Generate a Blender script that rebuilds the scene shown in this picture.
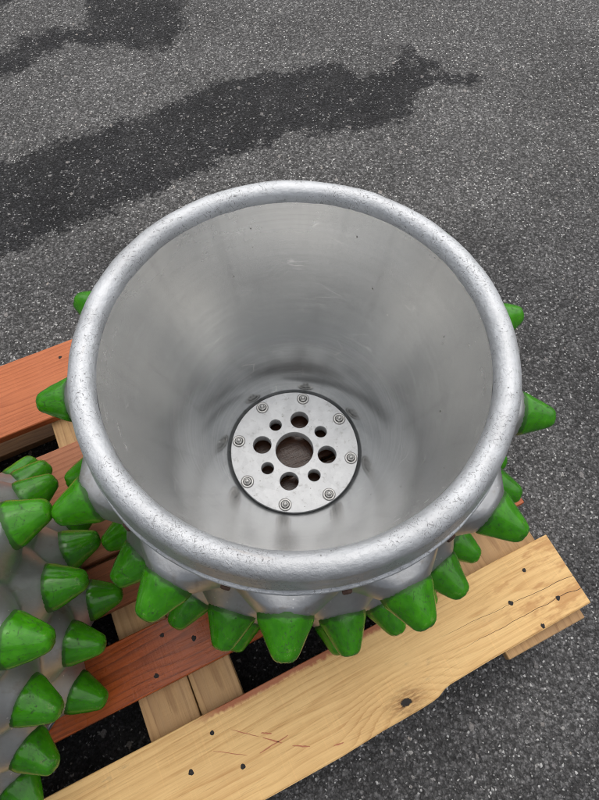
import bpy, bmesh, math, random
from mathutils import Vector, Matrix, noise
R = math.radians
PI = math.pi

for o in list(bpy.data.objects):
    bpy.data.objects.remove(o, do_unlink=True)
scene = bpy.context.scene
col = scene.collection

# ------------------------------------------------------------------ camera
ZR = 0.59                                   # height of the rim above the asphalt
cam_d = bpy.data.cameras.new('camera')
cam = bpy.data.objects.new('camera', cam_d)
col.objects.link(cam)
cam.location = (0.0, -0.3765, ZR + 0.6503)
cam.rotation_euler = (R(90 - 65.1), 0, 0)
cam_d.sensor_fit = 'VERTICAL'
cam_d.sensor_height = 24.0
cam_d.sensor_width = 18.0
cam_d.lens = 24.0 * 555 / 800
cam_d.shift_x = 5 / 800
cam_d.clip_start = 0.02
cam_d.clip_end = 500
scene.camera = cam

# ------------------------------------------------------------------ sky, sun, exposure
SUN_EL, SUN_AZ = 62, 12                    # degrees; azimuth clockwise from +y
w = bpy.data.worlds.new('World')
scene.world = w
w.use_nodes = True
wn, wl = w.node_tree.nodes, w.node_tree.links
wn.clear()
sky = wn.new('ShaderNodeTexSky')
sky.sky_type = 'NISHITA'
sky.sun_disc = False
sky.sun_elevation = R(SUN_EL)
sky.sun_rotation = R(SUN_AZ)
sky.air_density = 1.0
sky.dust_density = 5.0
hs = wn.new('ShaderNodeHueSaturation')      # overcast: the sky's colour greyed down
hs.inputs['Saturation'].default_value = 0.45
bg = wn.new('ShaderNodeBackground')
bg.inputs['Strength'].default_value = 0.05
wo = wn.new('ShaderNodeOutputWorld')
wl.new(sky.outputs[0], hs.inputs['Color'])
wl.new(hs.outputs[0], bg.inputs['Color'])
wl.new(bg.outputs[0], wo.inputs['Surface'])

sd = bpy.data.lights.new('sun', 'SUN')
sd.energy = 1.5
sd.angle = R(140)
sd.color = (1.0, 0.985, 0.965)
sun = bpy.data.objects.new('sun', sd)
col.objects.link(sun)
az, el = R(SUN_AZ), R(SUN_EL)
sdir = Vector((math.sin(az) * math.cos(el), math.cos(az) * math.cos(el), math.sin(el)))
sun.rotation_euler = sdir.to_track_quat('Z', 'Y').to_euler()

vs = scene.view_settings
vs.view_transform = 'Standard'
vs.look = 'None'
vs.exposure = 0.9
vs.gamma = 1.0
vs.use_curve_mapping = False

# ------------------------------------------------------------------ node helpers
def srgb(r, g, b):
    f = lambda c: (c / 255 / 12.92) if c / 255 <= 0.04045 else ((c / 255 + 0.055) / 1.055) ** 2.4
    return (f(r), f(g), f(b), 1)

class NT:
    def __init__(s, name):
        s.m = bpy.data.materials.new(name)
        s.m.use_nodes = True
        s.n, s.l = s.m.node_tree.nodes, s.m.node_tree.links
        s.p = s.n['Principled BSDF']
        s.out = s.n['Material Output']
    def node(s, t, **kw):
        n = s.n.new(t)
        for k, v in kw.items():
            setattr(n, k, v)
        return n
    def put(s, sock, v):
        if isinstance(v, bpy.types.NodeSocket):
            s.l.new(v, sock)
        else:
            sock.default_value = v
    def coord(s, kind='Object'):
        return s.node('ShaderNodeTexCoord').outputs[kind]
    def attr(s, name, out='Fac'):
        n = s.node('ShaderNodeAttribute'); n.attribute_name = name
        return n.outputs[out]
    def map(s, v, scale=(1, 1, 1), rot=(0, 0, 0), loc=(0, 0, 0)):
        n = s.node('ShaderNodeMapping')
        s.l.new(v, n.inputs['Vector'])
        s.put(n.inputs['Scale'], scale); s.put(n.inputs['Rotation'], rot); s.put(n.inputs['Location'], loc)
        return n.outputs[0]
    def noise(s, v, scale, detail=4, rough=0.55, dist=0.0, out='Fac'):
        n = s.node('ShaderNodeTexNoise')
        s.l.new(v, n.inputs['Vector'])
        n.inputs['Scale'].default_value = scale; n.inputs['Detail'].default_value = detail
        n.inputs['Roughness'].default_value = rough; n.inputs['Distortion'].default_value = dist
        return n.outputs[out]
    def voro(s, v, scale, feature='F1', out='Distance', rnd=1.0):
        n = s.node('ShaderNodeTexVoronoi', feature=feature)
        s.l.new(v, n.inputs['Vector'])
        n.inputs['Scale'].default_value = scale
        n.inputs['Randomness'].default_value = rnd
        return (n.outputs['Distance'], n.outputs['Color']) if out == 'both' else n.outputs[out]
    def math(s, op, a, b=0.0, c=0.0, clamp=False):
        n = s.node('ShaderNodeMath', operation=op, use_clamp=clamp)
        s.put(n.inputs[0], a); s.put(n.inputs[1], b); s.put(n.inputs[2], c)
        return n.outputs[0]
    def vmath(s, op, a, b=(0, 0, 0), out=0):
        n = s.node('ShaderNodeVectorMath', operation=op)
        s.put(n.inputs[0], a); s.put(n.inputs[1], b)
        return n.outputs[out]
    def ramp(s, f, lo, hi, a=0.0, b=1.0, smooth=True):
        n = s.node('ShaderNodeMapRange')
        n.interpolation_type = 'SMOOTHSTEP' if smooth else 'LINEAR'
        s.put(n.inputs[0], f)
        for i, v in enumerate((lo, hi, a, b)):
            s.put(n.inputs[i + 1], v)
        return n.outputs[0]
    def mix(s, f, a, b, blend='MIX'):
        n = s.node('ShaderNodeMix', data_type='RGBA', blend_type=blend)
        s.put(n.inputs[0], f); s.put(n.inputs[6], a); s.put(n.inputs[7], b)
        return n.outputs[2]
    def sep(s, v):
        n = s.node('ShaderNodeSeparateXYZ'); s.l.new(v, n.inputs[0])
        return n.outputs
    def comb(s, x, y, z):
        n = s.node('ShaderNodeCombineXYZ')
        s.put(n.inputs[0], x); s.put(n.inputs[1], y); s.put(n.inputs[2], z)
        return n.outputs[0]
    def bump(s, h, strength=0.5, dist=0.001, normal=None):
        n = s.node('ShaderNodeBump')
        s.l.new(h, n.inputs['Height'])
        n.inputs['Strength'].default_value = strength
        n.inputs['Distance'].default_value = dist
        if normal is not None:
            s.l.new(normal, n.inputs['Normal'])
        return n.outputs[0]
    def set(s, **kw):
        names = dict(color='Base Color', metal='Metallic', rough='Roughness', normal='Normal',
                     spec='Specular IOR Level', coat='Coat Weight', coat_rough='Coat Roughness', aniso='Anisotropic')
        for k, v in kw.items():
            s.put(s.p.inputs[names[k]], v)
        return s.m

# ------------------------------------------------------------------ materials
def mat_asphalt():
    t = NT('asphalt')
    v = t.coord('Object')
    nz = t.noise(v, 130, 2, 0.6, out='Color')
    wob = t.vmath('MULTIPLY_ADD', nz, (0.009, 0.009, 0.009))
    t.l.new(v, wob.node.inputs[2])
    d1, c1 = t.voro(wob, 185, out='both')
    d2, c2 = t.voro(t.map(wob, (1, 1.5, 1), (0, 0, 0.5)), 82, out='both')
    d3, c3 = t.voro(t.map(wob, (1.35, 1, 1), (0, 0, -0.4)), 44, out='both')
    for d in (d2, d3):
        d.node.distance = 'MANHATTAN'
    r1 = t.sep(c1); r2 = t.sep(c2); r3 = t.sep(c3)
    big = t.noise(v, 2.6, 4, 0.6)
    fine = t.sep(nz)[0]
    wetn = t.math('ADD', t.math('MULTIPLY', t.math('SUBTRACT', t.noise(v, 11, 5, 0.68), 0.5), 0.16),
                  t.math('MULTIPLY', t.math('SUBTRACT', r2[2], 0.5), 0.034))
    wet_shade = t.math('MULTIPLY', t.ramp(t.math('ADD', t.attr('wet_shade_distance'), wetn), 0.013, -0.012), t.ramp(t.noise(v, 9, 4, 0.65), 0.32, 0.60, 0.84, 1.0))
    damp_shade = t.ramp(t.math('ADD', t.attr('damp_shade_distance'), t.math('MULTIPLY', t.math('SUBTRACT', big, 0.5), 0.7)), 0.22, -0.22)
    # dusty bitumen with fine chips, each its own grey
    g = t.math('MULTIPLY_ADD', big, 0.17, 0.072)
    g = t.math('MULTIPLY', g, t.ramp(fine, 0.28, 0.72, 0.55, 1.40, False))
    tone = t.math('MULTIPLY_ADD', t.math('POWER', r1[0], 2.0), 1.15, 0.56)
    tone = t.math('MULTIPLY', tone, t.ramp(d1, 0.75, 0.35, 0.55, 1.0))
    g = t.math('MULTIPLY', g, tone)
    colr = t.comb(g, t.math('MULTIPLY', g, 0.985), t.math('MULTIPLY', g, 0.975))
    # pale flecks: every cell has its own size, most have none
    p1 = t.ramp(t.math('SUBTRACT', t.ramp(r1[1], 0.70, 1.0, 0.0, 0.56, False), d1), 0.0, 0.10)
    colr = t.mix(t.math('MULTIPLY', p1, 0.85), colr, t.mix(r1[2], (0.24, 0.24, 0.235, 1), (0.74, 0.73, 0.71, 1)))
    p2 = t.ramp(t.math('SUBTRACT', t.ramp(r2[1], 0.86, 1.0, 0.0, 0.60, False), d2), 0.0, 0.09)
    colr = t.mix(t.math('MULTIPLY', p2, 0.85), colr, t.mix(r2[2], (0.24, 0.235, 0.23, 1), (0.66, 0.64, 0.60, 1)))
    p3 = t.ramp(t.math('SUBTRACT', t.ramp(r3[1], 0.88, 1.0, 0.0, 0.52, False), d3), 0.0, 0.06)
    colr = t.mix(t.math('MULTIPLY', p3, 0.8), colr, t.mix(r3[2], (0.26, 0.25, 0.25, 1), (0.58, 0.52, 0.45, 1)))
    pits = t.ramp(t.noise(v, 55, 3, 0.6), 0.64, 0.72)
    colr = t.mix(t.math('MULTIPLY', pits, 0.55), colr, t.mix(1.0, colr, (0.3, 0.3, 0.31, 1), 'MULTIPLY'))
    colr = t.mix(t.math('MULTIPLY', damp_shade, 0.52), colr, t.mix(1.0, colr, (0.40, 0.405, 0.43, 1), 'MULTIPLY'))  # moist asphalt darkened, with shade painted under the pallet
    # water stain and painted pallet shade: a darker layer, the palest stones show through
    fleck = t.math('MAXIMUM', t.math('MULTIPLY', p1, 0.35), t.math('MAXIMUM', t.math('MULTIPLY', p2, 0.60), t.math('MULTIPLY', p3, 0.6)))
    colr = t.mix(t.math('MULTIPLY', wet_shade, t.math('SUBTRACT', 1.0, fleck)), colr, t.mix(1.0, colr, (0.185, 0.188, 0.205, 1), 'MULTIPLY'))
    h = t.ramp(d1, 0.7, 0.2)
    rough = t.math('SUBTRACT', 0.86, t.math('MULTIPLY', wet_shade, 0.16))
    return t.set(color=colr, rough=rough, spec=0.18, normal=t.bump(h, 1.0, 0.0026))

def mat_wood(name, light, dark, ring=60, seed=0.0, grey=0.0, gloss=0.62, knots=(), cracks=False, edge_red=None, blotch=0.35, tilt=0.035, hub_shade=None):
    t = NT(name)
    o = t.coord('Object')
    v = t.vmath('ADD', o, (seed * 3.17, seed * 0.71, seed * 1.3))
    x, y, z = t.sep(o)
    warp = t.noise(t.map(v, (2.2, 9, 9)), 1.0, 3, 0.5)
    warp2 = t.noise(t.map(v, (9, 60, 60)), 1.0, 2, 0.5)
    yy = t.math('ADD', y, t.math('MULTIPLY', t.math('SUBTRACT', warp, 0.5), 0.055))
    zz = t.math('ADD', t.math('ADD', z, -0.05), t.math('ADD', t.math('MULTIPLY', x, tilt), t.math('MULTIPLY', warp, 0.03)))
    rad = t.math('SQRT', t.math('ADD', t.math('MULTIPLY', yy, yy), t.math('MULTIPLY', zz, zz)))
    kmask = None
    for kx, ky, kr in knots:
        d = t.vmath('LENGTH', t.vmath('MULTIPLY', t.vmath('SUBTRACT', o, (kx, ky, 0)), (0.55, 1, 0)), out=1)
        d = t.math('ADD', d, t.math('MULTIPLY', t.math('SUBTRACT', t.noise(o, 130, 4, 0.7), 0.5), kr * 1.5))
        rad = t.math('ADD', rad, t.math('MULTIPLY', t.ramp(d, 0.075, 0.0), 0.035))
        halo = t.ramp(d, kr * 5.0, kr * 0.6)
        k = (halo, t.ramp(d, kr * 1.08, kr * 0.72))
        kmask = k if kmask is None else (t.math('MAXIMUM', kmask[0], k[0]), t.math('MAXIMUM', kmask[1], k[1]))
    rw = t.math('ADD', rad, t.math('MULTIPLY', t.math('SUBTRACT', t.noise(t.map(v, (5, 40, 40)), 1.0, 2), 0.5), 0.006))
    s = t.math('FRACT', t.math('MULTIPLY', rw, ring * 1.5))       # early wood pale, ending in a thin dark late-wood line
    s = t.math('MULTIPLY', t.math('POWER', s, 3.0), t.ramp(s, 1.0, 0.90))
    s = t.math('MULTIPLY', s, 1.25)
    fib = t.noise(t.map(v, (7, 420, 200)), 1.0, 4, 0.65)
    pores = t.ramp(t.noise(t.map(v, (22, 900, 500)), 1.0, 2, 0.5), 0.60, 0.74)
    saw = t.noise(t.map(v, (260, 14, 10)), 1.0, 2, 0.5)
    bl = t.noise(v, 5.5, 5, 0.62)
    f = t.math('MULTIPLY', s, t.ramp(bl, 0.2, 0.75, 0.15, 0.62))
    f = t.math('ADD', f, t.math('MULTIPLY', t.math('SUBTRACT', fib, 0.42), 1.1))
    f = t.math('ADD', f, t.math('MULTIPLY', t.math('SUBTRACT', warp2, 0.5), 0.35), clamp=True)
    c = t.mix(f, light, dark)
    c = t.mix(t.math('MULTIPLY', t.ramp(bl, 0.42, 0.8), blotch), c, t.mix(1.0, c, (0.62, 0.52, 0.45, 1), 'MULTIPLY'))
    c = t.mix(t.math('MULTIPLY', pores, 0.35), c, t.mix(1.0, c, (0.5, 0.42, 0.36, 1), 'MULTIPLY'))
    c = t.mix(t.math('MULTIPLY', t.ramp(saw, 0.56, 0.7), 0.10), c, t.mix(1.0, c, (1.5, 1.5, 1.5, 1), 'MULTIPLY'))
    if grey:
        gr = t.ramp(t.noise(t.map(v, (3, 30, 30)), 1.0, 4, 0.6), 0.35, 0.7)
        c = t.mix(t.math('MULTIPLY', gr, grey), c, (0.20, 0.18, 0.165, 1))
    dirt = t.ramp(t.noise(t.map(v, (18, 34, 30)), 1.0, 5, 0.7), 0.66, 0.80)
    c = t.mix(t.math('MULTIPLY', dirt, 0.30), c, (0.07, 0.05, 0.035, 1))
    h = t.math('SUBTRACT', t.math('MULTIPLY', fib, 0.6), t.math('MULTIPLY', pores, 0.5))
    h = t.math('ADD', h, t.math('MULTIPLY', saw, 0.45))
    if kmask:
        kst = t.ramp(t.noise(t.map(o, (60, 260, 1), (0, 0, 0.9)), 1.0, 3, 0.6), 0.35, 0.65, 0.25, 1.0)
        c = t.mix(t.math('MULTIPLY', t.math('MULTIPLY', kmask[0], kst), 0.85), c, (0.20, 0.085, 0.022, 1))
        c = t.mix(kmask[1], c, (0.012, 0.009, 0.007, 1))
        h = t.math('SUBTRACT', h, t.math('MULTIPLY', kmask[1], 3.0))
    if cracks:                                      # drying checks running in from the board's end, ochre smears beside them
        och = t.math('MULTIPLY', t.ramp(t.noise(t.map(v, (13, 40, 30)), 1.0, 4, 0.65), 0.48, 0.62), t.ramp(x, 0.50, 0.62))
        c = t.mix(t.math('MULTIPLY', och, 0.6), c, (0.42, 0.19, 0.06, 1))
        smg = t.ramp(t.noise(t.map(v, (16, 30, 30), loc=(3, 5, 1)), 1.0, 5, 0.7), 0.62, 0.74)
        c = t.mix(t.math('MULTIPLY', smg, 0.30), c, (0.16, 0.13, 0.10, 1))
        for y0, sl, x0, wd, am in ((-0.001, -0.055, 0.42, 0.0006, 0.012), (-0.031, -0.030, 0.44, 0.0007, 0.020)):
            cy = t.math('MULTIPLY_ADD', t.math('SUBTRACT', x, 0.52), sl, y0)
            cy = t.math('ADD', cy, t.math('MULTIPLY', t.math('SUBTRACT', t.noise(t.comb(x, 0.3 + y0, 0), 14, 3, 0.5), 0.5), am))
            dd = t.math('ABSOLUTE', t.math('SUBTRACT', y, cy))
            ww = t.ramp(x, x0, x0 + 0.28, 0.0002, wd, False)
            m = t.math('MULTIPLY', t.ramp(t.math('DIVIDE', dd, ww), 1.0, 0.5), t.ramp(x, x0, x0 + 0.08))
            c = t.mix(m, c, (0.04, 0.022, 0.012, 1))
            h = t.math('SUBTRACT', h, t.math('MULTIPLY', m, 2.5))
    if edge_red:                                    # crayon-red paint rubbed along the far edge
        er = t.ramp(t.math('ADD', y, t.math('MULTIPLY', t.noise(t.map(v, (120, 60, 60)), 1.0, 3), 0.016)), edge_red, edge_red + 0.008)
        er = t.math('MULTIPLY', er, t.math('MULTIPLY', t.ramp(x, -0.02, 0.05), t.ramp(x, 0.52, 0.42)))
        c = t.mix(t.math('MULTIPLY', er, 0.8), c, (0.30, 0.055, 0.03, 1))
    rg = t.math('MULTIPLY_ADD', t.noise(v, 9, 3), 0.25, gloss - 0.12)
    if hub_shade:                                        # wood painted dark and glossy below the open hub, as if shaded
        sd_ = t.vmath('LENGTH', t.vmath('SUBTRACT', o, (hub_shade[0], hub_shade[1], 0)), out=1)
        shade = t.ramp(t.math('ADD', sd_, t.math('MULTIPLY', t.noise(o, 30, 3), 0.04)), 0.17, 0.13)
        c = t.mix(t.math('MULTIPLY', shade, 0.93), c, t.mix(f, (0.034, 0.015, 0.009, 1), (0.016, 0.008, 0.006, 1)))
        rg = t.math('SUBTRACT', rg, t.math('MULTIPLY', shade, 0.38))
    return t.set(color=c, rough=rg, spec=0.4, normal=t.bump(h, 0.45, 0.0012))

def mat_rim():
    t = NT('battered_aluminium')
    uv = t.coord('UV'); o = t.coord('Object')
    big = t.noise(o, 9, 4, 0.6)
    a = t.noise(t.map(uv, (55, 120, 1)), 1.0, 5, 0.65, 0.6)
    wn_ = t.noise(o, 70, 2, out='Color')
    # short nicks: elongated cells at three slants, most of them empty
    uvw = t.vmath('ADD', uv, t.vmath('MULTIPLY', wn_, (0.012, 0.012, 0)))
    scr = None
    for i, (ang, su, sv, gate) in enumerate(((0.45, 130, 820, 0.22), (-0.75, 100, 700, 0.28), (1.35, 210, 640, 0.30))):
        nd, nc = t.voro(t.map(t.map(uvw, rot=(0, 0, ang), loc=(i * 3.3, i * 1.7, 0)), (su, sv, 1)), 1.0, out='both')
        q = t.math('MULTIPLY', t.ramp(t.math('SUBTRACT', nd, t.math('MULTIPLY', t.sep(nc)[(i + 1) % 3], 0.22)), 0.22, 0.05), t.ramp(t.sep(nc)[i % 3], gate, gate + 0.45))
        scr = q if scr is None else t.math('MAXIMUM', scr, q)
    scr = t.math('MULTIPLY', scr, t.ramp(t.noise(o, 16, 5, 0.75), 0.42, 0.54, 0.04, 1.0))
    dd, dc = t.voro(o, 95, out='both')
    dot = t.math('MULTIPLY', t.ramp(dd, 0.13, 0.07), t.ramp(t.sep(dc)[0], 0.72, 0.78))
    dk = t.math('MAXIMUM', t.math('MULTIPLY', scr, 0.70), t.math('MULTIPLY', dot, 0.8))
    c = t.mix(a, (0.38, 0.393, 0.41, 1), (0.64, 0.658, 0.68, 1))
    c = t.mix(t.math('MULTIPLY', t.ramp(big, 0.44, 0.66), 0.50), c, (0.33, 0.337, 0.348, 1))
    stain = t.math('MULTIPLY', t.ramp(t.noise(t.map(uv, (9, 60, 1)), 1.0, 4, 0.6), 0.64, 0.76), 0.35)
    c = t.mix(stain, c, (0.36, 0.29, 0.23, 1))
    c = t.mix(dk, c, (0.12, 0.118, 0.115, 1))
    h = t.math('ADD', t.math('MULTIPLY', a, 0.8), t.math('MULTIPLY', t.noise(o, 120, 3, 0.65), 1.3))
    nb = t.bump(h, 0.60, 0.0014)
    rg = t.math('ADD', t.math('MULTIPLY', a, 0.18), t.math('MULTIPLY_ADD', dk, 0.3, 0.44))
    mt = t.math('SUBTRACT', 0.72, t.math('MULTIPLY', dk, 0.6))
    return t.set(color=c, metal=mt, rough=rg, normal=nb)

def mat_inside():
    t = NT('turned_aluminium')
    uv = t.coord('UV'); o = t.coord('Object')
    turn = t.noise(t.map(uv, (6, 700, 1)), 1.0, 3, 0.6)
    turn2 = t.noise(t.map(uv, (2, 130, 1)), 1.0, 4, 0.6)
    cloud = t.noise(o, 7, 5, 0.62)
    run = t.noise(t.map(uv, (34, 3.0, 1)), 1.0, 5, 0.6)
    u, v_, _ = t.sep(uv)
    top_light = t.math('MULTIPLY', t.ramp(v_, 0.36, 0.0, 0, 1, False), t.ramp(cloud, 0.2, 0.7, 0.65, 1.0))  # wall painted paler toward the rim, imitating brighter reflections there
    c = t.mix(cloud, (0.38, 0.392, 0.40, 1), (0.56, 0.57, 0.575, 1))
    c = t.mix(t.math('MULTIPLY', top_light, 0.85), c, (0.66, 0.648, 0.618, 1))
    c = t.mix(t.ramp(turn2, 0.40, 0.62, 0.0, 0.22), c, (0.72, 0.72, 0.71, 1))
    c = t.mix(t.ramp(turn, 0.52, 0.70, 0.0, 0.18), c, (0.24, 0.24, 0.24, 1))
    c = t.mix(t.math('MULTIPLY', t.ramp(run, 0.5, 0.72), 0.25), c, (0.33, 0.33, 0.325, 1))
    # tarnish spots and pale scuffs
    sd_, sc_ = t.voro(o, 30, out='both')
    spot = t.math('MULTIPLY', t.ramp(sd_, 0.06, 0.03), t.ramp(t.sep(sc_)[0], 0.6, 0.68))
    top = t.ramp(v_, 0.10, 0.0)
    scf = t.ramp(t.noise(t.map(uv, (26, 75, 1), (0, 0, 0.5)), 1.0, 5, 0.7, 0.8), 0.60, 0.68)
    scf = t.math('MULTIPLY', scf, t.math('MULTIPLY', top, t.ramp(t.noise(o, 6, 2), 0.48, 0.6)))
    scw = t.vmath('ADD', t.map(uv, (8, 30, 1), (0, 0, 0.75)), t.vmath('MULTIPLY', t.noise(o, 14, 2, out='Color'), (0.9, 0.9, 0)))
    sl = t.math('MULTIPLY', t.ramp(t.voro(scw, 1.0, 'DISTANCE_TO_EDGE'), 0.016, 0.004), t.ramp(t.noise(o, 17, 3), 0.54, 0.62))
    c = t.mix(t.math('MULTIPLY', scf, 0.75), c, (0.74, 0.73, 0.70, 1))
    c = t.mix(t.math('MULTIPLY', sl, 0.8), c, (0.78, 0.77, 0.75, 1))
    c = t.mix(t.math('MULTIPLY', spot, 0.8), c, (0.08, 0.07, 0.05, 1))
    rg = t.math('ADD', t.math('MULTIPLY', turn, 0.06), t.math('MULTIPLY_ADD', top_light, 0.05, 0.15))
    rg = t.math('ADD', rg, t.math('MULTIPLY', t.math('ADD', scf, spot), 0.25))
    h = t.math('ADD', t.math('MULTIPLY', turn, 0.5), t.math('MULTIPLY', turn2, 0.8))
    nb = t.bump(t.noise(o, 12, 1, 0.5), 0.035, 0.006)
    return t.set(color=c, metal=t.math('SUBTRACT', t.math('SUBTRACT', 0.97, t.math('MULTIPLY', top_light, 0.28)), t.math('MULTIPLY', scf, 0.3)), rough=rg, normal=t.bump(h, 0.10, 0.0008, nb))

def mat_cast():
    t = NT('cast_aluminium')
    o = t.coord('Object')
    a = t.noise(o, 22, 5, 0.65); b = t.noise(t.map(o, (1, 1, 0.25)), 60, 4, 0.6)
    c = t.mix(a, (0.34, 0.34, 0.34, 1), (0.58, 0.585, 0.59, 1))
    c = t.mix(t.math('MULTIPLY', t.ramp(b, 0.55, 0.72), 0.45), c, (0.28, 0.235, 0.19, 1))
    sd_, sc_ = t.voro(o, 120, out='both')
    sp = t.math('MULTIPLY', t.ramp(sd_, 0.16, 0.08), t.ramp(t.sep(sc_)[0], 0.75, 0.8))
    c = t.mix(sp, c, (0.75, 0.74, 0.72, 1))
    h = t.math('ADD', b, t.math('MULTIPLY', t.noise(o, 240, 3), 0.4))
    rg = t.math('MULTIPLY_ADD', b, 0.22, 0.30)
    return t.set(color=c, metal=0.88, rough=rg, normal=t.bump(h, 0.35, 0.0012))

def mat_plate():
    t = NT('zinc_plate')
    o = t.coord('Object')
    sp = t.sep(t.voro(o, 60, out='Color'))[0]
    a = t.noise(o, 30, 5, 0.65)
    c = t.mix(t.math('MULTIPLY_ADD', sp, 0.12, t.math('MULTIPLY', a, 0.8)), (0.34, 0.352, 0.365, 1), (0.84, 0.855, 0.865, 1))
    d = t.ramp(t.noise(o, 75, 5, 0.7), 0.54, 0.68)
    c = t.mix(t.math('MULTIPLY', d, 0.5), c, (0.30, 0.30, 0.29, 1))
    sd_, sc_ = t.voro(o, 140, out='both')
    dot = t.math('MULTIPLY', t.ramp(sd_, 0.16, 0.08), t.ramp(t.sep(sc_)[1], 0.84, 0.88))
    c = t.mix(dot, c, (0.12, 0.11, 0.10, 1))
    # dirt collected round the eight washers
    px, py, _ = t.sep(o)
    an = t.math('SUBTRACT', t.math('PINGPONG', t.math('SUBTRACT', t.math('ARCTAN2', py, px), R(81)), R(22.5)), 0.0)
    rr = t.math('SQRT', t.math('ADD', t.math('MULTIPLY', px, px), t.math('MULTIPLY', py, py)))
    bd = t.math('SQRT', t.math('ADD', t.math('POWER', t.math('SUBTRACT', t.math('MULTIPLY', rr, t.math('COSINE', an)), 0.113), 2.0), t.math('POWER', t.math('MULTIPLY', rr, t.math('SINE', an)), 2.0)))
    ring = t.ramp(t.math('ADD', bd, t.math('MULTIPLY', t.math('SUBTRACT', a, 0.5), 0.003)), 0.0135, 0.0122)
    c = t.mix(t.math('MULTIPLY', ring, 0.7), c, (0.10, 0.095, 0.09, 1))
    rg = t.math('MULTIPLY_ADD', a, 0.25, 0.42)
    return t.set(color=c, metal=0.55, rough=rg, normal=t.bump(a, 0.15, 0.0012))

def mat_steel(name, c, rough, metal=0.9):
    t = NT(name)
    o = t.coord('Object')
    a = t.noise(o, 260, 4, 0.65)
    cc = t.mix(a, tuple(0.55 * k for k in c) + (1,), c + (1,))
    return t.set(color=cc, metal=metal, rough=t.math('MULTIPLY_ADD', a, 0.2, rough), normal=t.bump(a, 0.25, 0.0006))

def mat_green():
    t = NT('green_paint')
    o = t.coord('Object')
    rnd = t.node('ShaderNodeObjectInfo').outputs['Random']
    off = t.comb(t.math('MULTIPLY', rnd, 3.1), t.math('MULTIPLY', rnd, 1.7), t.math('MULTIPLY', rnd, 2.3))
    v = t.vmath('ADD', o, off)
    x = t.sep(o)[0]
    a = t.noise(v, 60, 4, 0.6)
    fine = t.noise(v, 330, 3, 0.6)
    c = t.mix(t.ramp(a, 0.3, 0.7), (0.030, 0.180, 0.003, 1), (0.050, 0.265, 0.004, 1))
    hue = t.math('MULTIPLY', rnd, 0.35)
    c = t.mix(hue, c, (0.022, 0.150, 0.004, 1))
    # scratches along the stud and chipped, dirty spots, mostly toward the tip
    sc = t.noise(t.map(v, (110, 420, 420)), 1.0, 3, 0.6)
    sm = t.math('MULTIPLY', t.ramp(sc, 0.56, 0.66), t.ramp(t.noise(v, 45, 3), 0.40, 0.58))
    wv = t.vmath('ADD', v, t.vmath('MULTIPLY', t.noise(v, 120, 2, out='Color'), (0.012, 0.012, 0.012)))
    crk = t.math('MULTIPLY', t.ramp(t.voro(wv, 60, 'DISTANCE_TO_EDGE'), 0.030, 0.008), t.ramp(t.noise(v, 75, 3), 0.52, 0.60))
    chips = t.ramp(t.noise(v, 210, 4, 0.7), 0.62, 0.67)
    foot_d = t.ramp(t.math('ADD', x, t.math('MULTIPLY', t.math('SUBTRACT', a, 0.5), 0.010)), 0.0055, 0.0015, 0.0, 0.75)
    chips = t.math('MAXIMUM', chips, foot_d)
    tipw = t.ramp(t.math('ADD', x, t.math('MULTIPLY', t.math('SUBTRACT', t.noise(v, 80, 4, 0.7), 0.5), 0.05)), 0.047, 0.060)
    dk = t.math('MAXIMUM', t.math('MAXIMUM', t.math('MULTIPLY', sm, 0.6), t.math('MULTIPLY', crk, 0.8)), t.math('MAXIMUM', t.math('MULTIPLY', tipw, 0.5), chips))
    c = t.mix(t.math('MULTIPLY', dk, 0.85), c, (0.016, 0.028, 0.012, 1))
    grease = t.ramp(t.noise(v, 28, 4, 0.6), 0.60, 0.75)
    c = t.mix(t.math('MULTIPLY', grease, 0.35), c, (0.008, 0.035, 0.007, 1))
    # paint rubbed thin and pale toward the tip, more on some studs than on others
    rub = t.math('MULTIPLY', t.ramp(t.noise(v, 120, 5, 0.75), 0.57, 0.66), t.ramp(t.math('ADD', x, t.math('MULTIPLY', rnd, 0.02)), 0.030, 0.062))
    c = t.mix(t.math('MULTIPLY', rub, 0.7), c, (0.17, 0.24, 0.075, 1))
    rg = t.math('ADD', t.math('MULTIPLY', a, 0.14), t.math('MULTIPLY_ADD', dk, 0.35, 0.10))
    h = t.math('ADD', t.math('MULTIPLY', a, 0.8), t.math('ADD', t.math('MULTIPLY', fine, 0.20), t.math('MULTIPLY', dk, -0.7)))
    return t.set(color=c, metal=0.0, rough=rg, spec=0.36, normal=t.bump(h, 0.20, 0.0010))

M = {}
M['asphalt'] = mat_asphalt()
M['rim'] = mat_rim()
M['inside'] = mat_inside()
M['cast'] = mat_cast()
M['plate'] = mat_plate()
M['bolt'] = mat_steel('zinc_bolt', (0.50, 0.50, 0.49), 0.26)
M['dark_bolt'] = mat_steel('rusty_bolt', (0.10, 0.055, 0.04), 0.6, 0.35)
M['nail'] = mat_steel('nail_iron', (0.022, 0.018, 0.016), 0.7, 0.0)
M['green'] = mat_green()
M['crayon'] = NT('red_crayon').set(color=(0.46, 0.17, 0.085, 1), rough=0.75)

# ------------------------------------------------------------------ mesh helpers
def link(name, me, parent=None, mat=None):
    ob = bpy.data.objects.new(name, me)
    col.objects.link(ob)
    if mat is not None and me is not None and not me.materials:
        me.materials.append(mat)
    if parent is not None:
        ob.parent = parent
    return ob

def tag(o, label=None, cat=None, group=None, kind=None):
    for k, v in (('label', label), ('category', cat), ('group', group), ('kind', kind)):
        if v:
            o[k] = v
    return o

def smooth(me, on=True):
    me.polygons.foreach_set('use_smooth', [on] * len(me.polygons))
    me.update()
    return me

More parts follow.
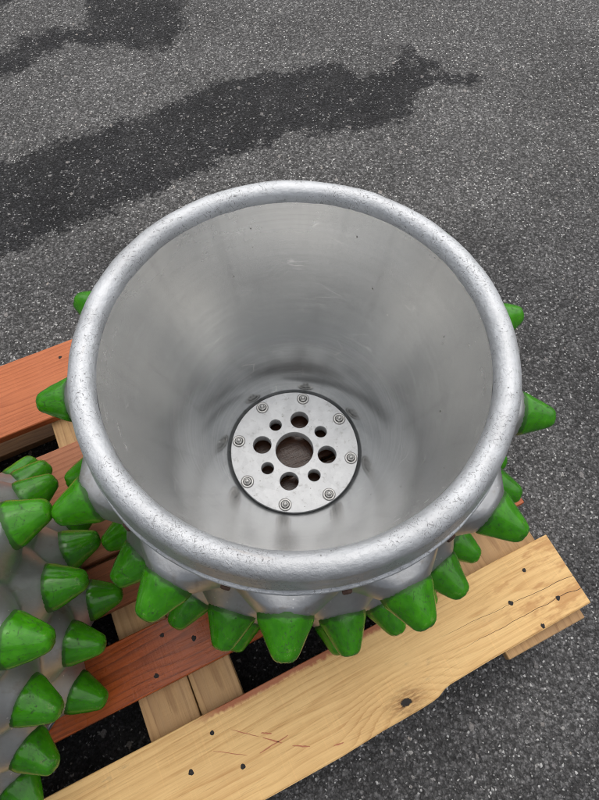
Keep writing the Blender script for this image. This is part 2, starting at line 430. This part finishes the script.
def lathe(name, prof, seg=192, fn=None, smooth_on=True):
    """revolve (r, z) points; uv in metres (u round, v along the profile)"""
    n = len(prof)
    verts, faces, uvs = [], [], []
    arc = [0.0]
    for i in range(1, n):
        arc.append(arc[-1] + math.dist(prof[i], prof[i - 1]))
    rm = max(p[0] for p in prof)
    for j in range(seg):
        a = 2 * PI * j / seg
        for i, (r, z) in enumerate(prof):
            if fn:
                r, z = fn(r, z, a, i)
            verts.append((r * math.cos(a), r * math.sin(a), z))
    for j in range(seg):
        k = (j + 1) % seg
        for i in range(n - 1):
            faces.append((j * n + i, k * n + i, k * n + i + 1, j * n + i + 1))
            u0, u1 = 2 * PI * rm * j / seg, 2 * PI * rm * (j + 1) / seg
            uvs += [(u0, arc[i]), (u1, arc[i]), (u1, arc[i + 1]), (u0, arc[i + 1])]
    me = bpy.data.meshes.new(name)
    me.from_pydata(verts, [], faces)
    lay = me.uv_layers.new(name='UVMap')
    for l, c in zip(lay.data, uvs):
        l.uv = c
    return smooth(me, smooth_on)

def box_mesh(name, sx, sy, sz, bev=0.0015, jit=0.0, seed=0, cuts=0):
    """a sawn board or block centred on its origin, arrises eased, faces slightly uneven"""
    rnd = random.Random(seed)
    bm = bmesh.new()
    bmesh.ops.create_cube(bm, size=1.0)
    bmesh.ops.scale(bm, vec=(sx, sy, sz), verts=bm.verts)
    if cuts:
        es = [e for e in bm.edges if abs(e.verts[0].co.x - e.verts[1].co.x) > sx * 0.5]
        bmesh.ops.subdivide_edges(bm, edges=es, cuts=cuts)
    if jit:
        ph = rnd.random() * 50
        for v in bm.verts:
            q = noise.noise(Vector((v.co.x * 4 + ph, v.co.y * 20, v.co.z * 20)))
            v.co.y += q * jit * (1 if v.co.y > 0 else -1)
            v.co.x += rnd.uniform(-1, 1) * jit * 0.6 if abs(v.co.x) > sx * 0.49 else 0
    if bev:
        bmesh.ops.bevel(bm, geom=[e for e in bm.edges if e.calc_face_angle(0) > 0.6], offset=bev, segments=1, affect='EDGES')
    me = bpy.data.meshes.new(name)
    bm.to_mesh(me); bm.free()
    return me

# ------------------------------------------------------------------ asphalt ground
def seg_d(px, py, ax, ay, bx, by):
    dx, dy = bx - ax, by - ay
    t = max(0, min(1, ((px - ax) * dx + (py - ay) * dy) / (dx * dx + dy * dy + 1e-9)))
    return math.hypot(px - ax - t * dx, py - ay - t * dy)

# water stain, and as the last one painted shade under the pallet: capsules (ax, ay, bx, by, radius)
WET_SHADE = [(-1.6, 0.55, -0.87, 0.82, 0.19), (-0.87, 0.82, -0.50, 1.03, 0.17), (-0.50, 1.03, -0.16, 1.22, 0.155),
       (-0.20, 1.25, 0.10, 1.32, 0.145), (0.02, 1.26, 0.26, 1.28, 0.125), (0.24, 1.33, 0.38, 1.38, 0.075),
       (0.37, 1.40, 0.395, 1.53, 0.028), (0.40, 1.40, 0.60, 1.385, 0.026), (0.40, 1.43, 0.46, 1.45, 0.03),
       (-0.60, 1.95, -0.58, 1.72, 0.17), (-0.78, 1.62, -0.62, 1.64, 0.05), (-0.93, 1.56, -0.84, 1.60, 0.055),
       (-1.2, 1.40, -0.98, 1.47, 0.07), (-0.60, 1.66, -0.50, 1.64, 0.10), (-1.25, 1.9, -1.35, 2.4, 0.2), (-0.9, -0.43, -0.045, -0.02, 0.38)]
DAMP_SHADE = [(0.62, 0.33, 1.4, 0.42, 0.12), (1.15, 0.35, 0.9, -1.0, 0.55), (0.4, 0.45, 1.3, 0.75, 0.20), (0.1, -0.1, -1.0, -0.4, 0.55), (-1.2, 0.45, -0.5, 0.60, 0.10)]  # moist areas; the capsule under the pallet also paints its shade

def make_ground():
    def axis(lo, hi, step, far):
        a = [lo + step * i for i in range(int((hi - lo) / step) + 1)]
        out, d, x = [], step, lo
        while x > -far:
            d *= 1.6; x -= d; out.insert(0, x)
        out2, d, x = [], step, hi
        while x < far:
            d *= 1.6; x += d; out2.append(x)
        return out + a + out2
    xs, ys = axis(-1.7, 1.7, 0.025, 60), axis(-1.2, 2.4, 0.025, 60)
    verts = [(x, y, 0.0) for y in ys for x in xs]
    nx = len(xs)
    faces = [(j * nx + i, j * nx + i + 1, (j + 1) * nx + i + 1, (j + 1) * nx + i) for j in range(len(ys) - 1) for i in range(nx - 1)]
    me = bpy.data.meshes.new('ground')
    me.from_pydata(verts, [], faces)
    for nm, caps in (('wet_shade_distance', WET_SHADE), ('damp_shade_distance', DAMP_SHADE)):
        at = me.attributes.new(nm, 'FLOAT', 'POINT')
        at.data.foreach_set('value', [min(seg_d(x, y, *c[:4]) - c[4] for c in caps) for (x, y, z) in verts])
    return tag(link('asphalt_ground', me, None, M['asphalt']), kind='structure')
make_ground()

# ------------------------------------------------------------------ pallet
PT = 0.15                                  # top of the deck boards
PA = R(25.4)
pallet = link('wooden_pallet', None)
pallet.rotation_euler = (0, 0, PA)
tag(pallet, 'wooden pallet of mixed yellow, brown and red boards under both studded drums', 'pallet')

def nail_mesh(seed):
    # sunken head in crushed fibres: a ragged dark dimple with a low rim
    def rag(r, z, a, i):
        q = Vector((math.cos(a) * 1.3 + seed * 7, math.sin(a) * 1.3, seed * 3.0))
        k = 1 + 0.42 * noise.noise(q) + 0.22 * noise.noise(q * 3.1)
        return r * (k if i > 2 else 1), z + 0.00012 * noise.noise(q * 5)
    me = lathe('nail_head', [(0.0002, 0.00025), (0.0020, 0.0003), (0.0026, 0.0002), (0.0034, 0.0003), (0.0041, 0.0003), (0.0047, -0.0006)], 16, rag)
    me.materials.append(M['nail'])
    return me
NAILS_M = [nail_mesh(i) for i in range(4)]

def add_nail(board, lx, ly, top, rot=0.0, s=1.0):
    n = link('nail', NAILS_M[int(abs(lx * 997 + ly * 613)) % 4], board)
    n.location = (lx, ly, top + 0.0003)
    n.rotation_euler = (0, 0, rot)
    n.scale = (s, s * 0.85, 1)
    return n

X0, X1 = -1.08, 0.374
BT = 0.022
def cen(y0, y1):
    return (y0 + y1) / 2
knot_local = (0.0, 0.0)
bx_c = (X0 + X1) / 2
def loc(along, perp, y0, y1):
    return along - bx_c, perp - cen(y0, y1)
kx, ky = 0.0, 0.0
B1 = (-0.497, -0.354)
k1 = loc(-0.016, -0.486, *B1)
W = {
    'pine': mat_wood('pale_pine', srgb(226, 188, 128), srgb(184, 132, 74), 62, 1.0, knots=((k1[0], k1[1], 0.0064),), cracks=True, edge_red=0.066, blotch=0.30),
    'red': mat_wood('red_brown_wood', srgb(170, 84, 38), srgb(68, 28, 11), 70, 2.3, gloss=0.26, blotch=0.5),
    'brown': mat_wood('brown_wood', srgb(140, 80, 46), srgb(80, 42, 22), 75, 3.1, hub_shade=(0.353, 0.08), blotch=0.4),
    'tan': mat_wood('tan_wood', srgb(150, 98, 64), srgb(96, 56, 34), 66, 4.7, hub_shade=(0.353, -0.0275), blotch=0.35),
    'pink': mat_wood('pinkish_wood', srgb(172, 112, 80), srgb(122, 68, 44), 74, 5.9, blotch=0.3),
    'orange': mat_wood('orange_wood', srgb(192, 112, 70), srgb(144, 72, 40), 88, 7.2, blotch=0.22),
    'cross': mat_wood('cross_wood', srgb(184, 148, 102), srgb(136, 98, 60), 58, 8.4, grey=0.15, blotch=0.3),
    'block': mat_wood('block_wood', srgb(160, 122, 82), srgb(104, 70, 42), 80, 9.6, grey=0.3, blotch=0.4),
}

def waney_board(name, L, y0, y1, th):
    """near deck board: straight far edge, waney near edge with a step where a knot broke out"""
    yc = cen(y0, y1)
    prof = [(-L / 2, -0.012), (-0.30, -0.014), (-0.05, -0.013), (0.0, -0.011), (0.08, -0.013), (0.20, -0.0125), (0.28, -0.0100), (0.315, -0.0100),
            (0.352, -0.0098), (0.378, -0.0090), (0.392, -0.0062), (0.400, -0.003), (0.407, -0.0005), (0.42, 0.001), (0.50, 0.0025), (0.60, 0.004), (L / 2, 0.0045)]
    bm = bmesh.new()
    rows = []
    for x, e in prof:
        e += 0.0007 * math.sin(x * 90)
        f = 0.0006 * math.sin(x * 41 + 1) + 0.0005 * math.sin(x * 97)
        rows.append([bm.verts.new((x, y0 - yc + e + 0.0025, th / 2)), bm.verts.new((x, y1 - yc + f - 0.001, th / 2)), bm.verts.new((x, y1 - yc + f, th / 2 - 0.001)),
                     bm.verts.new((x, y1 - yc + f, -th / 2)), bm.verts.new((x, y0 - yc + e - 0.002, -th / 2)), bm.verts.new((x, y0 - yc + e, th / 2 - 0.002))])
    for a, b in zip(rows, rows[1:]):
        for i in range(6):
            j = (i + 1) % 6
            bm.faces.new((a[j], a[i], b[i], b[j]))
    bm.faces.new(rows[0]); bm.faces.new(rows[-1][::-1])
    bmesh.ops.recalc_face_normals(bm, faces=bm.faces)
    me = bpy.data.meshes.new(name); bm.to_mesh(me); bm.free()
    return me

decks = {}
for key, (y0, y1), wood, xr, dz in (('near', B1, 'pine', X1, 0), ('red', (-0.284, -0.179), 'red', 0.374, -0.0005), ('brown', (-0.124, -0.035), 'brown', 0.370, -0.001),
                                    ('tan', (-0.027, 0.082), 'tan', 0.372, 0), ('pink', (0.089, 0.229), 'pink', 0.370, -0.0008), ('orange', (0.302, 0.474), 'orange', 0.372, 0)):
    L = xr - X0
    if key == 'near':
        me = waney_board('deck_board', L, y0, y1, BT)
    else:
        me = box_mesh('deck_board', L, y1 - y0, BT, 0.0016, 0.0016, hash(len(decks)) % 97, 10)
    b = link('deck_board', me, pallet, W[wood])
    b.location = (X0 + L / 2, cen(y0, y1), PT - BT / 2 + dz)
    b['label'] = {'near': 'pale yellow pine board with a knot and long cracks', 'red': 'dark red brown board', 'brown': 'brown board', 'tan': 'tan board',
                  'pink': 'pinkish board', 'orange': 'orange stained board farthest from the camera'}[key]
    decks[key] = (b, X0 + L / 2, cen(y0, y1))

def nails_at(key, pts, s=1.0):
    b, cx, cy = decks[key]
    for i, (al, pe) in enumerate(pts):
        add_nail(b, al - cx, pe - cy, BT / 2, i * 1.3, s * (0.9 + 0.25 * ((i * 37) % 10) / 10))
NAILS = {
    'near': [(-0.337, -0.385), (-0.390, -0.422), (-0.309, -0.451), (0.296, -0.391), (0.240, -0.429), (0.324, -0.459), (0.270, -0.4865), (-0.95, -0.40), (-1.02, -0.46)],
    'red': [(-0.362, -0.204), (-0.312, -0.233), (-0.394, -0.262), (0.24, -0.21), (0.33, -0.26), (-1.0, -0.22)],
    'brown': [(-0.40, -0.06), (-0.32, -0.10), (0.25, -0.07), (0.33, -0.1)],
    'tan': [(-0.40, 0.0), (-0.31, 0.06), (0.24, 0.0), (0.33, 0.05)],
    'pink': [(-0.36, 0.12), (-0.33, 0.20), (0.25, 0.12), (0.33, 0.2)],
    'orange': [(-0.375, 0.439), (-0.32, 0.34), (0.25, 0.36), (0.33, 0.44)],
}
for k, p in NAILS.items():
    nails_at(k, p)

# red crayon strokes on the near board
def stroke(pts, wd):
    b, cx, cy = decks['near']
    bm = bmesh.new()
    rows = []
    for i, (al, pe) in enumerate(pts):
        q = pts[min(i + 1, len(pts) - 1)]; p = pts[max(i - 1, 0)]
        d = Vector((q[0] - p[0], q[1] - p[1])).normalized()
        ww = wd * (0.35 + 0.65 * math.sin(PI * (i + 0.4) / (len(pts) - 0.2))) * (0.7 + 0.5 * random.random())
        rows.append((bm.verts.new((al - cx - d.y * ww, pe - cy + d.x * ww, BT / 2 + 0.0003)), bm.verts.new((al - cx + d.y * ww, pe - cy - d.x * ww, BT / 2 + 0.0003))))
    for a, c in zip(rows, rows[1:]):
        bm.faces.new((a[1], c[1], c[0], a[0]))
    me = bpy.data.meshes.new('crayon_mark'); bm.to_mesh(me); bm.free()
    link('crayon_mark', me, b, M['crayon'])
random.seed(4)
def lerp_pts(a, b, n, jit):
    return [(a[0] + (b[0] - a[0]) * i / n + random.uniform(-jit, jit), a[1] + (b[1] - a[1]) * i / n + random.uniform(-jit, jit)) for i in range(n + 1)]
STROKES = [((-0.276, -0.446), (-0.222, -0.443), 0.0010), ((-0.306, -0.394), (-0.268, -0.424), 0.0007), ((-0.262, -0.428), (-0.236, -0.449), 0.0012),
           ((-0.222, -0.460), (-0.196, -0.474), 0.0013), ((-0.262, -0.420), (-0.246, -0.429), 0.0012), ((-0.345, -0.410), (-0.296, -0.440), 0.0005), ((-0.160, -0.490), (-0.142, -0.493), 0.0011)]
for a, b_, wd in STROKES:
    stroke(lerp_pts(a, b_, 7, 0.0004), wd)

# cross boards, blocks and bottom boards
CZ = PT - BT - 0.0005
for i, (a0, a1, ylo) in enumerate(((-0.441, -0.3495, -0.494), (-0.3475, -0.269, -0.492), (0.190, 0.359, -0.5115), (-1.07, -0.985, -0.49), (-0.983, -0.90, -0.492))):
    Lc = 0.470 - ylo
    me = box_mesh('cross_board', Lc, a1 - a0, BT, 0.0014, 0.001, 40 + i, 6)
    b = link('cross_board', me, pallet, W['cross'])
    b.rotation_euler = (0, 0, PI / 2)
    b.location = (cen(a0, a1), ylo + Lc / 2, CZ - BT / 2)
BLK = box_mesh('block', 0.145, 0.12, 0.080, 0.003, 0.001, 3, 3); BLK.materials.append(W['block'])
for a in (-0.355, 0.268, -0.985):
    for y in (-0.425, -0.02, 0.39):
        o = link('block', BLK, pallet)
        o.location = (a, y, CZ - BT - 0.0405)
        o.rotation_euler = (0, 0, 0.02 * math.sin(a * 17 + y * 31))
for i, (y0, y1) in enumerate(((-0.472, -0.372), (-0.07, 0.03), (0.33, 0.45))):
    me = box_mesh('bottom_board', 1.44, y1 - y0, BT, 0.0015, 0.0012, 70 + i, 6)
    b = link('bottom_board', me, pallet, W['block'])
    b.location = (bx_c, cen(y0, y1), 0.0125)

# ------------------------------------------------------------------ studded drums
NL = 13
STEP = 2 * PI / NL
ROWS = [-0.096, -0.198, -0.296, -0.386]
RB = 0.330                                 # radius at the foot of the studs
R_LUG = 0.0345

def lug_mesh(seed):
    rnd = random.Random(seed)
    prof = [(-0.014, 0.0350), (0.000, 0.0338), (0.004, 0.0334), (0.010, 0.0314), (0.020, 0.0269), (0.031, 0.0224), (0.040, 0.0182), (0.0450, 0.0160), (0.0490, 0.0133), (0.0516, 0.0094), (0.0526, 0.0050)]
    n = 32
    e = 2.45 + rnd.random() * 0.5
    ph = rnd.random() * 6
    verts, faces = [], []
    for x, r in prof:
        for j in range(n):
            a = 2 * PI * j / n
            c, s = math.cos(a + 0.785), math.sin(a + 0.785)
            k = (abs(c) ** e + abs(s) ** e) ** (-1 / e)
            d = Vector((x * 60, math.cos(a) * 1.6 + ph, math.sin(a) * 1.6))
            q = 1 + 0.022 * noise.noise(d) * (0.4 + x / 0.05) + 0.010 * noise.noise(d * 2.7)
            rr = r * (0.965 + (k - 1) * 0.55) * q
            verts.append((x + 0.0012 * noise.noise(d * 1.4 + Vector((9, 0, 0))) * (x > 0.03), rr * math.cos(a) * 1.02, rr * math.sin(a)))
    m = len(prof)
    for i in range(m - 1):
        for j in range(n):
            k = (j + 1) % n
            faces.append((i * n + j, i * n + k, (i + 1) * n + k, (i + 1) * n + j))
    verts.append((prof[-1][0] + 0.0003, 0, 0))
    for j in range(n):
        faces.append(((m - 1) * n + j, (m - 1) * n + (j + 1) % n, m * n))
    me = bpy.data.meshes.new('stud')
    me.from_pydata(verts, [], faces)
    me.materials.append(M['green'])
    return smooth(me)
LUGS = [lug_mesh(i) for i in range(6)]

def hub_plate_mesh():
    cu = bpy.data.curves.new('hub_plate', 'CURVE')
    cu.dimensions = '2D'
    cu.fill_mode = 'BOTH'
    def circ(cx, cy, r, n):
        s = cu.splines.new('POLY'); s.points.add(n - 1); s.use_cyclic_u = True
        for i in range(n):
            a = 2 * PI * i / n
            s.points[i].co = (cx + r * math.cos(a), cy + r * math.sin(a), 0, 1)
    circ(0, 0, 0.1258, 96)
    circ(0, 0, 0.0385, 56)
    for k in range(4):
        a = R(81 + 90 * k); circ(0.0655 * math.cos(a), 0.0655 * math.sin(a), 0.0192, 36)
        a = R(81 + 45 + 90 * k); circ(0.0655 * math.cos(a), 0.0655 * math.sin(a), 0.0132, 28)
    cu.extrude = 0.0115
    cu.bevel_depth = 0.0008
    cu.bevel_resolution = 1
    ob = bpy.data.objects.new('tmp_curve', cu)
    col.objects.link(ob)
    dg = bpy.context.evaluated_depsgraph_get()
    me = bpy.data.meshes.new_from_object(ob.evaluated_get(dg))
    bpy.data.objects.remove(ob)
    me.name = 'hub_plate'
    me.materials.clear(); me.materials.append(M['plate'])
    return me
PLATE = hub_plate_mesh()

WASHER = lathe('washer', [(0.0080, 0.0), (0.0080, 0.0014), (0.0086, 0.0019), (0.0110, 0.0019), (0.0116, 0.0014), (0.0117, -0.0005)], 28); WASHER.materials.append(M['bolt'])
BOLT = lathe('bolt', [(0.0073, 0.0002), (0.0073, 0.0040), (0.0066, 0.0052), (0.0050, 0.0055), (0.0047, 0.0050), (0.0045, 0.0050), (0.0043, 0.0085), (0.0034, 0.0098), (0.0018, 0.0104), (0.0002, 0.0106)], 24,
             lambda r, z, a, i: (r * (0.93 / max(math.cos((a % (PI / 3)) - PI / 6), 0.5) if i < 2 else 1), z))
BOLT.materials.append(M['bolt'])
def rim_bolt_mesh():
    me = lathe('rim_bolt', [(0.0, 0.007), (0.0052, 0.0068), (0.0068, 0.0055), (0.0070, 0.0), (0.0070, -0.010)], 6, None, False)
    me.materials.append(M['dark_bolt'])
    return me
RIMBOLT = rim_bolt_mesh()

def build_drum(label, loc_xy, base_ang, rs, z_off, group):
    """rs scales the radii; base_ang is the direction of one top-row stud"""
    root = link('studded_drum', None)
    root.location = (loc_xy[0], loc_xy[1], PT)
    tag(root, label, 'drum', group)
    H = ZR - PT                            # rim centre above the deck
    def Z(z):
        return z + H + z_off
    # rolled rim: from the inner wall over the bead to a thin skirt edge
    prof = []
    prof += [(0.2655, -0.004), (0.2657, 0.001)]
    cx, r0 = 0.2835, 0.0170
    for i in range(15):
        a = R(163 - i * (163 - (-8)) / 14)
        prof.append((cx + r0 * 1.03 * math.cos(a), r0 * math.sin(a)))
    prof += [(0.3028, -0.010), (0.3046, -0.018), (0.3056, -0.026), (0.3056, -0.034), (0.3044, -0.040), (0.3030, -0.0438), (0.3034, -0.0452), (0.3078, -0.0462), (0.3093, -0.0472), (0.3096, -0.0490), (0.3092, -0.0508), (0.3076, -0.0518), (0.2990, -0.0524)]
    prof = [(r * rs, Z(z)) for r, z in prof]
    def dent(r, z, a, i):
        q = Vector((r * math.cos(a), r * math.sin(a), z))
        d = 0.0006 * noise.noise(q * 22) + 0.00035 * noise.noise(q * 70)
        return r + d, z + d
    link('rolled_rim', lathe('rolled_rim', prof, 320, dent), root, M['rim'])
    # tapered inner wall
    iw = []
    for i in range(33):
        t = i / 32
        z = -0.003 + t * (-0.400 + 0.003)
        r = 0.2655 + (0.1295 - 0.2655) * (t ** 1.04)
        iw.append((r * rs, Z(z)))
    iw += [(0.1290 * rs, Z(-0.402)), (0.1284 * rs, Z(-0.4045)), (0.1268 * rs, Z(-0.4050)), (0.1266 * rs, Z(-0.4100)), (0.1268 * rs, Z(-0.416)), (0.1268 * rs, Z(-0.421))]
    def wob(r, z, a, i):
        q = Vector((r * math.cos(a), r * math.sin(a), z))
        return r + 0.0007 * noise.noise(q * 7), z
    link('inner_wall', lathe('inner_wall', iw, 192, wob), root, M['inside'])
    # outer wall: every stud stands on a raised foot, the feet meet in creased hollows
    cents = []
    for ri, zr in enumerate(ROWS):
        for k in range(NL):
            cents.append((base_ang + STEP * (k + 0.5 * (ri % 2)), zr))
    prof_o = [(0.3, -0.052 - i * (0.437 - 0.052) / 76) for i in range(77)]
    def foot(r, z, a, i):
        best, sec = -1, -1
        for ca, cz in cents:
            dz = z - cz
            if abs(dz) > 0.14:
                continue
            da = (a - ca + PI) % (2 * PI) - PI
            if abs(da) > 0.5:
                continue
            d = math.hypot(da * 0.315, dz)
            x = max(0.0, d - R_LUG + 0.002)
            hgt = RB + 0.001 - 0.78 * x + 2.6 * x * x
            if hgt > best:
                best, sec = hgt, best
            elif hgt > sec:
                sec = hgt
        k = 0.0018                         # soften the crease between two feet
        h = max(0.0, k - abs(best - sec)) / k
        rr = best + h * h * k * 0.25
        rr = max(rr, 0.285)
        rr = min(rr, 0.3035 + 3.0 * (-0.0512 - z), 0.300 + 2.2 * (z + 0.441))
        q = Vector((rr * math.cos(a), rr * math.sin(a), z))
        rr += 0.0006 * noise.noise(q * 30)
        return rr * rs, Z(z)
    link('outer_wall', lathe('outer_wall', prof_o, NL * 28, foot), root, M['cast'])
    bot = [(0.303 * rs, Z(-0.4345)), (0.298 * rs, Z(-0.4385)), (0.14 * rs, Z(-0.4385)), (0.135 * rs, Z(-0.4300)), (0.1285 * rs, Z(-0.4205)), (0.094 * rs, Z(-0.4215))]
    link('bottom_ring', lathe('bottom_ring', bot, 128, None, False), root, M['cast'])
    # hub plate with its bolts
    hp = link('hub_plate', PLATE, root)
    hp.location = (0, 0, Z(-0.4080))
    hp.scale = (rs, rs, 1)
    for k in range(8):
        a = R(81 + 45 * k)
        for nm, me in (('washer', WASHER), ('bolt', BOLT)):
            b = link(nm, me, hp)
            b.location = (0.113 * math.cos(a), 0.113 * math.sin(a), 0.0126)
            b.rotation_euler = (0, 0, k * 1.7)
    # studs
    rnd = random.Random(int(abs(base_ang) * 1000))
    for i, (ca, cz) in enumerate(cents):
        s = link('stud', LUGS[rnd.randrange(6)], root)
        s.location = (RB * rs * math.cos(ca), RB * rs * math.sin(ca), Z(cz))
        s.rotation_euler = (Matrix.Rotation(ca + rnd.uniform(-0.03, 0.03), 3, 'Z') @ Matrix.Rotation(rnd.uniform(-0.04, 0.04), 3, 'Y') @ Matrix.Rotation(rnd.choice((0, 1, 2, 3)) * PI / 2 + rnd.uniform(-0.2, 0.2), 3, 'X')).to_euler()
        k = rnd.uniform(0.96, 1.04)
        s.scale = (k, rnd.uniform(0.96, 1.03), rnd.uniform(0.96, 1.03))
    for k in range(NL):
        ca = base_ang + STEP * (k + 0.5)
        b = link('rim_bolt', RIMBOLT, root)
        b.location = (0.3065 * rs * math.cos(ca), 0.3065 * rs * math.sin(ca), Z(-0.0600))
        b.rotation_euler = (Matrix.Rotation(ca, 3, 'Z') @ Matrix.Rotation(PI / 2, 3, 'Y')).to_euler()
    return root

build_drum('open aluminium drum seen whole, round hub plate bolted at its bottom', (0, 0), R(185 + 27.69 * 3), 1.0, 0.0, 'studded drums on the pallet')
build_drum('drum cut off by the left edge, only its studded outer wall showing', (-0.651, -0.345), R(25.6), 0.915, 0.0, 'studded drums on the pallet')

# ------------------------------------------------------------------ render settings
scene.render.engine = 'CYCLES'
scene.render.resolution_x = 767
scene.render.resolution_y = 1024
scene.cycles.max_bounces = 6
scene.cycles.diffuse_bounces = 2
scene.cycles.glossy_bounces = 6
scene.cycles.use_adaptive_sampling = True
scene.cycles.adaptive_threshold = 0.03
scene.cycles.adaptive_min_samples = 24
scene.cycles.filter_width = 1.1
